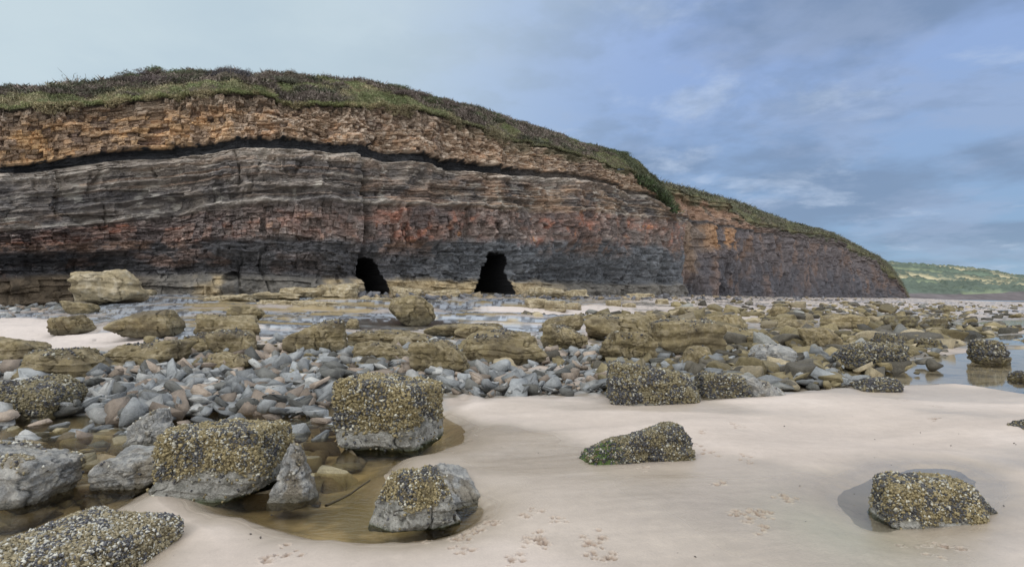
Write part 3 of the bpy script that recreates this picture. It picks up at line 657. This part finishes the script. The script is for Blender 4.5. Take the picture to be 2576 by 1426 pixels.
boulder(B,398,712,1048,1252,'barn',0.75,(0,0.05),7,2,p=14,bare=0.34,rot=0.1,dens=7500,lsize=0.0108,cham=6,rough=0.7,jit=0.08)
boulder('ledge_rock',262,440,1125,1228,'grey',0.9,(0.0,0),6,3,p=12,dens=300,rot=0.1)
boulder('pointed_rock',683,795,1110,1258,'grey',0.75,(0.5,0.1),6,4,p=14,taper=0.72,dens=900,lsize=0.009)
boulder('slab_rock',322,442,1020,1120,'grey',0.8,(-0.8,0.1),6,5,p=16,taper=0.3,dens=1200,rot=0.4,lsize=0.012)
boulder(B,25,398,1303,1470,'barn',0.9,(0,0),7,6,p=7,bare=0.05,dens=9000,lsize=0.009,pal=PALG)
boulder(B,855,1107,938,1130,'barn',0.8,(0.05,0.03),7,7,p=16,bare=0.34,rot=-0.12,dens=4000,lsize=0.0155,cham=5,jit=0.07,rough=0.6)
boulder(B,930,1160,1160,1332,'barn',0.85,(0.15,0.0),7,8,p=14,bare=0.45,rot=0.55,dens=8500,lsize=0.0095,taper=0.35,cham=4,rough=0.7)
boulder('ledge_rock',1060,1222,1175,1275,'grey',1.3,(0.75,-0.35),6,9,p=12,dens=200,rot=0.3)
boulder(B,1465,1742,1063,1175,'dark',0.55,(-0.95,0.15),7,10,p=12,rot=0.12,dens=7000,lsize=0.011,green=True,taper=0.3,pal=PALD)
boulder(B,2193,2440,1183,1322,'barn',0.75,(0.2,0.0),7,11,p=12,bare=0.18,rot=0.1,dens=8000,lsize=0.010,taper=0.2)
boulder(B,2380,2498,1225,1300,'dark',0.7,(0.7,0.0),6,12,p=8,rot=-0.3,dens=6500,lsize=0.0095,taper=0.3)
boulder(B,2543,2640,1052,1095,'dark',0.8,(-0.5,0),6,13,dens=4000,lsize=0.012)
boulder(B,1523,1768,903,1024,'barn',0.7,(0.4,0.0),7,14,p=14,bare=0.1,rot=-0.1,dens=2800,lsize=0.019,pal=PALD,taper=0.25)
boulder(B,1755,1882,933,1007,'dark',0.8,(0.2,0),6,15,dens=2200,lsize=0.017,taper=0.2)
boulder('slab_rock',1860,1975,940,1006,'grey',0.7,(0.9,0),6,16,dens=600,lsize=0.018,p=16)
boulder(B,2104,2262,863,932,'dark',0.8,(-0.05,0),6,17,dens=1100,lsize=0.026,p=9)
boulder(B,2443,2532,857,915,'dark',0.8,(0.2,0),6,18,dens=1100,lsize=0.026,taper=0.2)
boulder(B,2150,2258,950,990,'dark',0.8,(0.1,0),6,19,dens=2000,lsize=0.02,taper=0.3)
boulder(B,1888,2002,866,928,'grey',0.9,(0,0),6,20,dens=700,lsize=0.025)
boulder(B,2558,2640,935,958,'dark',0.8,(0,0),5,41,dens=800,lsize=0.02)
boulder(B,-40,198,943,1050,'dark',0.8,(-0.35,0.1),6,21,dens=2200,lsize=0.017,pal=PALD,taper=0.2)
boulder(S_,40,258,878,965,'olive',0.7,(0,0),6,22,dens=700,lsize=0.022,taper=0.2)
boulder(S_,-60,108,850,918,'olive',0.8,(0.2,0),6,23,dens=100,taper=0.2)
olive=[(262,466,856,935,(0.1,.1),.7),(452,560,838,893,(0,0),.8),(530,656,828,902,(.1,0),.8),(488,642,885,942,(.1,0),.6),(485,658,792,852,(-.05,0),.7),(575,665,768,810,(0,0),.8),
(303,448,776,845,(-.05,0),.8),(128,222,792,838,(0,0),.9),(165,246,756,792,(0,0),.8),(723,876,803,897,(.05,0),.8),(973,1098,743,816,(.15,0),.8),(893,1040,858,912,(0,0),.7),
(880,1080,830,868,(0,0),.5),(1060,1275,812,848,(0,0),.4),(1033,1188,853,948,(.6,0),.8),(1163,1372,833,922,(0,0),.6),(1143,1262,815,862,(0,0),.7),(1363,1478,815,884,(.5,0),.8),
(1458,1642,788,862,(-.05,0),.7),(1508,1650,833,918,(.05,0),.8),(1598,1672,785,838,(.1,0),.8),(1640,1816,804,898,(.1,0),.7),(1355,1462,793,838,(-.1,0),.7),(2015,2112,824,888,(0,0),.8),
(1760,1870,792,840,(.1,0),.7),(1810,1905,815,872,(.3,0),.8),(1700,1790,870,925,(0,0),.7),(2060,2180,790,830,(.1,0),.6),(2220,2312,793,832,(0,0),.7),(1950,2060,800,840,(.2,0),.6),
(2200,2280,838,880,(.1,0),.8),(1930,1990,770,800,(0,0),.7),(2300,2370,850,880,(.2,0),.7),(860,905,800,830,(0,0),.8),(2330,2380,800,830,(0,0),.8),(1875,1950,845,880,(.3,0),.7)]
for i,(a,b_,c,d,t,dp) in enumerate(olive):
    kd='olive' if a<2040 or i%2 else 'dark'
    boulder(S_,a,b_,c,d,kd,dp,(t[0]*1.4+(i*5%7-3)*0.06,t[1]),6 if (b_-a)>90 else 5,60+i,p=12+(i*7%9),dens=260 if d>850 else 0,lsize=0.025,hmin=0.85,hmax=1.25,taper=0.05+0.06*(i%4),cham=9,rough=1.0,jit=0.16)
for i,(a,b_,c,d) in enumerate([(1320,1378,750,778),(1368,1425,756,782),(1420,1464,762,780),(1525,1560,755,772),(1565,1600,762,775),(1650,1680,752,765),(1700,1760,772,786),(1730,1800,780,795)]):
    boulder('flat_sandstone_block',a,b_,c,d,'tan',0.9,(0,0),5,120+i,p=16,dens=0,cham=3,jit=0.05,rough=0.6)
boulder('fallen_sandstone_boulder',178,356,681,770,'tan',0.8,(0.03,0.05),6,140,p=12,dens=0,cham=8,hmin=0.9,jit=0.15)
boulder('flat_sandstone_block',350,392,728,748,'tan',0.8,(0,0),5,141,p=12,dens=0)
for i,(a,b_,c,d) in enumerate([(520,640,741,758),(600,760,738,752),(700,840,724,750),(790,905,712,752),(880,1000,749,758),(1310,1420,722,748),(1400,1480,728,748),(1570,1650,738,750),(980,1060,722,748),(1060,1160,728,748),(640,760,754,770),(730,860,756,776)]):
    boulder('cliff_foot_ledge',a,b_,c,d,'tan',0.5,(0.2*(i%3-1),0.1),6,150+i,p=16,dens=0,cham=8,jit=0.12,hmin=0.9,rough=1.5)
# ------------------------------------------------------------------ rubble
def hullvars(n,seed,flat=0.5,bev=0.09,pts=12):
    r=np.random.default_rng(seed); out=[]
    for i in range(n):
        bm=bmesh.new()
        s=np.array([1,r.uniform(0.5,0.9),r.uniform(flat*0.4,flat*1.4)])
        for _ in range(pts):
            v=r.uniform(-1,1,3); m=np.abs(v).max(); v=v/m if r.random()<0.8 else v; bm.verts.new(v*s*0.5)
        bmesh.ops.convex_hull(bm,input=bm.verts[:])
        loose=[v for v in bm.verts if not v.link_faces]; bmesh.ops.delete(bm,geom=loose,context='VERTS')
        bmesh.ops.dissolve_limit(bm,angle_limit=0.3,verts=bm.verts[:],edges=bm.edges[:])
        bmesh.ops.bevel(bm,geom=bm.edges[:],offset=bev*0.5,segments=2,affect='EDGES',clamp_overlap=True)
        bmesh.ops.triangulate(bm,faces=bm.faces[:]); bm.verts.ensure_lookup_table(); bm.verts.index_update()
        v=np.array([v.co[:] for v in bm.verts]); v=v*(1+0.07*vn(v[:,0]*7+i*5,v[:,1]*7,v[:,2]*7,seed=i))[:,None]
        out.append((v,np.array([[q.index for q in f.verts] for f in bm.faces]))); bm.free()
    return out
def rotm(r,n,tilt):
    a=r.uniform(0,2*np.pi,n); b_=r.normal(0,tilt,n); c=r.normal(0,tilt,n); R=np.zeros((n,3,3))
    ca,sa,cb,sb,cc,sc=np.cos(a),np.sin(a),np.cos(b_),np.sin(b_),np.cos(c),np.sin(c)
    R[:,0,0]=ca*cb;R[:,0,1]=ca*sb*sc-sa*cc;R[:,0,2]=ca*sb*cc+sa*sc;R[:,1,0]=sa*cb;R[:,1,1]=sa*sb*sc+ca*cc;R[:,1,2]=sa*sb*cc-ca*sc;R[:,2,0]=-sb;R[:,2,1]=cb*sc;R[:,2,2]=cb*cc
    return R
def scatter(name,variants,pos,size,col,tilt,seed,mat,smooth=False):
    r=np.random.default_rng(seed); n=len(pos); R=rotm(r,n,tilt); vi=r.integers(0,len(variants),n); VV=[];FF=[];CC=[];off=0
    for k,(v,f) in enumerate(variants):
        m=np.where(vi==k)[0]
        if len(m)==0: continue
        q=np.einsum('nij,vj->nvi',R[m],v)*size[m,None,None]+pos[m,None,:]
        VV.append(q.reshape(-1,3)); FF.append((f[None]+(off+np.arange(len(m))*len(v))[:,None,None]).reshape(-1,3)); CC.append(np.repeat(col[m],len(v),0)); off+=len(m)*len(v)
    return make(name,np.concatenate(VV),np.concatenate(FF),mat,np.concatenate(CC),smooth)
HV=hullvars(30,5)
def sample_poly(P,n,r,clump=0):
    P=np.array(P,float); mn=P.min(0);mx=P.max(0); out=np.zeros((0,2))
    while len(out)<n:
        q=r.uniform(mn,mx,(n*2,2)); k=sdf(P,q[:,0],q[:,1])>0
        if clump: k&=fbm(q[:,0]/70,q[:,1]/14,o=3,seed=clump)>-0.02
        out=np.concatenate([out,q[k]])
    return out[:n]
def rubble(name,P,n,smin,smax,pw,pal,seed,lift=0.0,tilt=0.35,variants=None,smooth=True,mat=None,sunk=0.1,zoff=0,clump=0,avoid=()):
    r=np.random.default_rng(seed); q=sample_poly(P,n,r,clump); x,y=wp(q[:,0],q[:,1])
    for A in avoid:
        k=(sdf(A,x,y)<0.0)|(r.random(len(x))<0.12); q=q[k];x=x[k];y=y[k]
    n=len(x); s=smin+(smax-smin)*r.random(n)**pw
    z=base_z(q[:,0],y)+s*sunk+lift*r.random(n)+zoff
    c=np.array([p_[1] for p_ in pal]); pr=np.array([p_[0] for p_ in pal],float); ch=r.choice(len(pal),n,p=pr/pr.sum())
    col=c[ch]*r.uniform(0.6,1.35,(n,1))
    return scatter(name,variants or HV,np.stack([x,y,z],1),s,col,tilt,seed+1,mat or M_rub,smooth)
GP=[(0.45,(0.22,0.23,0.232)),(0.15,(0.33,0.33,0.315)),(0.22,(0.27,0.22,0.175)),(0.18,(0.12,0.12,0.11))]
OP=[(0.5,(0.20,0.165,0.09)),(0.12,(0.31,0.26,0.17)),(0.28,(0.10,0.09,0.07)),(0.1,(0.22,0.22,0.20))]
BP=[(0.6,(0.19,0.15,0.09)),(0.4,(0.28,0.24,0.15))]
PA=[(-60,930),(250,900),(650,895),(900,890),(1100,930),(1500,880),(1560,990),(1330,1000),(1200,1005),(1100,985),(860,985),(800,1050),(700,1050),(640,1040),(440,1060),(330,1075),(220,1050),(100,1040),(-60,1080)]
AV=(POOL_B,POOL_D,POOL_E)
rubble('rock_rubble',PA,2300,0.06,0.46,2.4,GP,601,lift=0.1)
rubble('rock_rubble',PA,90,0.4,0.7,1.5,GP,603,lift=0.04,tilt=0.25)
rubble('rock_rubble',[(230,930),(680,920),(860,930),(860,1000),(640,1040),(430,1050),(230,1040)],400,0.18,0.5,1.5,GP,605,lift=0.16,tilt=0.5)
rubble('rock_rubble',[(1480,890),(1700,860),(2100,850),(2400,860),(2350,945),(2100,980),(1750,990),(1540,1000)],1300,0.08,0.6,2.0,GP[:1]+OP,611,lift=0.06,avoid=AV)
rubble('rock_rubble',[(350,860),(1500,840),(1500,900),(1100,940),(350,930)],600,0.1,0.5,2,GP+OP[:2],615)
rubble('rock_rubble',[(1300,795),(1700,780),(2400,775),(2576,780),(2700,860),(2350,880),(1700,880)],1900,0.1,0.9,2.5,OP,621,tilt=0.25,clump=5,avoid=AV)
rubble('rock_rubble',[(1700,760),(2300,758),(2600,768),(2600,800),(1700,800)],500,0.2,1.3,2.5,OP,625,tilt=0.2,clump=6)
rubble('rock_rubble',[(-80,772),(60,770),(160,765),(180,790),(60,800),(-80,805)],160,0.15,0.7,2,GP,627)
rubble('cliff_foot_rubble',[(880,742.5),(1300,743),(1690,746),(2270,750),(2270,757),(1690,757),(1300,752),(880,752)],700,0.15,1.0,2,[(0.6,(0.15,0.15,0.16)),(0.4,(0.26,0.21,0.14))],631,tilt=0.3)
rubble('submerged_slabs',[(0,1060),(330,1080),(640,1060),(850,1060),(900,1150),(800,1230),(400,1220),(180,1240),(0,1290)],260,0.12,0.5,1.5,BP,641,tilt=0.08,zoff=-0.14,sunk=0.05)
rubble('wet_stones',[(0,1050),(330,1060),(430,1050),(830,1040),(840,1110),(700,1090),(640,1070),(420,1100),(250,1110),(60,1110),(0,1090)],75,0.12,0.38,1.2,GP,645,tilt=0.2,zoff=-0.06)
rubble('sand_pebbles',[(400,1350),(1230,1200),(1120,1040),(1550,1020),(2576,1000),(2576,1426),(400,1426)],110,0.005,0.022,1.8,[(1,(0.1,0.09,0.08))],651,zoff=0.035)
RV=[]
for i in range(16):
    ri=np.random.default_rng(900+i)
    v,f=ico(4); q=rockshape(v,ri,14,8,0.85,1.25,0.2)*np.array([0.5,ri.uniform(0.3,0.42),ri.uniform(0.15,0.32)]); q=q+v*(fbm(q[:,0]*5+i*9,q[:,1]*5,q[:,2]*5,o=3,seed=i)*0.08)[:,None]; RV.append((q,f))
rubble('boulder_field',[(1550,805),(1700,790),(2350,780),(2450,800),(2400,870),(2000,880),(1550,870)],230,0.35,1.25,1.8,OP[:3],661,tilt=0.28,variants=RV,mat=M_rock,sunk=0.1,clump=7,avoid=AV)
rubble('boulder_field',[(1750,880),(2300,860),(2350,930),(2100,960),(1800,960)],60,0.3,0.8,1.2,OP,665,tilt=0.3,variants=RV,mat=M_rock,sunk=0.12,avoid=AV)
rubble('boulder_field',[(250,880),(1500,850),(1550,930),(1100,950),(250,950)],70,0.25,0.6,1.2,OP[:3],667,tilt=0.3,variants=RV,mat=M_rock,sunk=0.1)
rubble('boulder_field',[(1700,765),(2400,762),(2400,785),(1700,790)],60,0.5,1.6,1.8,OP[:3],671,tilt=0.2,variants=RV,mat=M_rock,sunk=0.1)
rubble('boulder_field',[(2300,790),(2700,775),(2700,850),(2350,860)],80,0.2,0.9,2,[(1,(0.08,0.075,0.06))],669,tilt=0.2,variants=RV,mat=M_rock,sunk=0.1,avoid=AV)
def stick():
    pts=[(820,1268),(850,1255),(880,1240),(905,1222),(930,1206)]; V=[];F=[]
    rs=np.random.default_rng(3)
    for i,(a,b_) in enumerate(pts):
        x,y=wp(a,b_); rr=0.012-0.0015*i
        for k in range(6): V.append((float(x)+rr*math.cos(k*1.047),float(y)+0.3*rr*math.cos(k*1.047),-0.008+rr*math.sin(k*1.047)+rs.normal(0,0.001)))
    for i in range(4):
        for k in range(6): F.append([i*6+k,i*6+(k+1)%6,(i+1)*6+(k+1)%6,(i+1)*6+k])
    make('driftwood_stick',V,F,M_rub,np.tile([[0.07,0.055,0.03]],(len(V),1)))
stick()
# ------------------------------------------------------------------ world
w=bpy.data.worlds.new('World'); bpy.context.scene.world=w; w.use_nodes=True; nt=w.node_tree; N=nt.nodes; L=nt.links
bg=N['Background']; SUNEL=math.radians(42)
sundir=Vector((-0.62,-0.78,0)).normalized()
sky=N.new('ShaderNodeTexSky'); sky.sky_type='NISHITA'; sky.sun_disc=False; sky.sun_elevation=SUNEL; sky.sun_rotation=math.atan2(sundir.x,sundir.y)
def math_(op,a,b_=None,c=None):
    n=N.new('ShaderNodeMath'); n.operation=op
    for i,v in enumerate((a,b_,c)):
        if v is None: continue
        if isinstance(v,(int,float)): n.inputs[i].default_value=v
        else: L.new(v,n.inputs[i])
    return n.outputs[0]
def mr(v,a,b_,c=0.0,d=1.0,sm=True):
    n=N.new('ShaderNodeMapRange'); n.interpolation_type='SMOOTHSTEP' if sm else 'LINEAR'
    L.new(v,n.inputs['Value']); n.inputs['From Min'].default_value=a;n.inputs['From Max'].default_value=b_;n.inputs['To Min'].default_value=c;n.inputs['To Max'].default_value=d
    return n.outputs['Result']
def mixn(f,a,b_):
    n=N.new('ShaderNodeMix'); n.data_type='RGBA'
    if isinstance(f,(int,float)): n.inputs[0].default_value=f
    else: L.new(f,n.inputs[0])
    for i,v in ((6,a),(7,b_)):
        if isinstance(v,tuple): n.inputs[i].default_value=(*v,1)
        else: L.new(v,n.inputs[i])
    return n.outputs[2]
tc=N.new('ShaderNodeTexCoord'); sp=N.new('ShaderNodeSeparateXYZ'); L.new(tc.outputs['Generated'],sp.inputs[0])
X,Y,Z=sp.outputs; den=math_('ADD',math_('MAXIMUM',Z,0.0),0.16)
cx=math_('DIVIDE',X,den); cy=math_('DIVIDE',Y,den); cb=N.new('ShaderNodeCombineXYZ'); L.new(cx,cb.inputs[0]); L.new(cy,cb.inputs[1])
def noise(scale,det,off,rough=0.55,dist=0.0):
    mp=N.new('ShaderNodeMapping'); mp.inputs['Location'].default_value=off; L.new(cb.outputs[0],mp.inputs[0])
    n=N.new('ShaderNodeTexNoise'); n.inputs['Scale'].default_value=scale;n.inputs['Detail'].default_value=det;n.inputs['Roughness'].default_value=rough; n.inputs['Distortion'].default_value=dist
    L.new(mp.outputs[0],n.inputs['Vector']); return n.outputs['Fac']
left=mr(math_('ADD',math_('MULTIPLY',X,-1.0),math_('MULTIPLY',Z,0.45)),-0.16,0.60)
n1=noise(0.9,6,(3.1,7.7,0)); n2=noise(1.6,8,(1,2,0),0.6,0.2); n3=noise(1.3,8,(9,4,0),0.62,0.1); n4=noise(3.0,8,(4,9,0),0.6,0.2)
c=mixn(mr(Z,0.0,0.45),(0.26,0.41,0.61),(0.32,0.45,0.76))
c=mixn(math_('MULTIPLY',mr(n1,0.42,0.56),0.85),c,(0.20,0.285,0.44))
c=mixn(math_('MULTIPLY',mr(n3,0.46,0.60),0.5),c,(0.36,0.45,0.64))
c=mixn(math_('MULTIPLY',mr(n2,0.52,0.68),0.65),c,(0.55,0.65,0.82))
c=mixn(math_('MULTIPLY',mr(n4,0.48,0.64),0.4),c,(0.22,0.31,0.47))
c=mixn(math_('MULTIPLY',mr(Z,0.12,0.0),0.4),c,(0.34,0.51,0.66))
c=mixn(left,c,(0.62,0.74,0.80))
c=mixn(math_('MULTIPLY',math_('MULTIPLY',left,mr(n1,0.42,0.62)),0.45),c,(0.46,0.59,0.70))
sc=N.new('ShaderNodeVectorMath'); sc.operation='SCALE'; L.new(sky.outputs[0],sc.inputs[0]); sc.inputs['Scale'].default_value=0.09
c=mixn(0.9,sc.outputs[0],c)
oc=math_('MAXIMUM',mr(Z,0.48,0.85),mr(Y,-0.05,-0.6)); c=mixn(oc,c,(1.62,1.65,1.69))
L.new(c,bg.inputs['Color']); bg.inputs['Strength'].default_value=1.0
sl=bpy.data.lights.new('sun','SUN'); sl.energy=0.75; sl.angle=math.radians(20); sl.color=(1,0.96,0.91)
so=bpy.data.objects.new('sun',sl); bpy.context.scene.collection.objects.link(so)
dv=Vector((sundir.x*math.cos(SUNEL),sundir.y*math.cos(SUNEL),math.sin(SUNEL))); so.rotation_euler=dv.to_track_quat('Z','Y').to_euler()
# ------------------------------------------------------------------ camera
cam=bpy.data.cameras.new('camera'); co=bpy.data.objects.new('camera',cam); bpy.context.scene.collection.objects.link(co)
co.location=(0,0,EYE); co.rotation_euler=(math.radians(90),0,0); cam.sensor_width=36; cam.lens=36/(2*1288*K); cam.shift_y=44/2576; cam.clip_end=6000; cam.clip_start=0.05
sc_=bpy.context.scene; sc_.camera=co; sc_.view_settings.view_transform='Standard'; sc_.view_settings.look='None'; sc_.view_settings.exposure=0
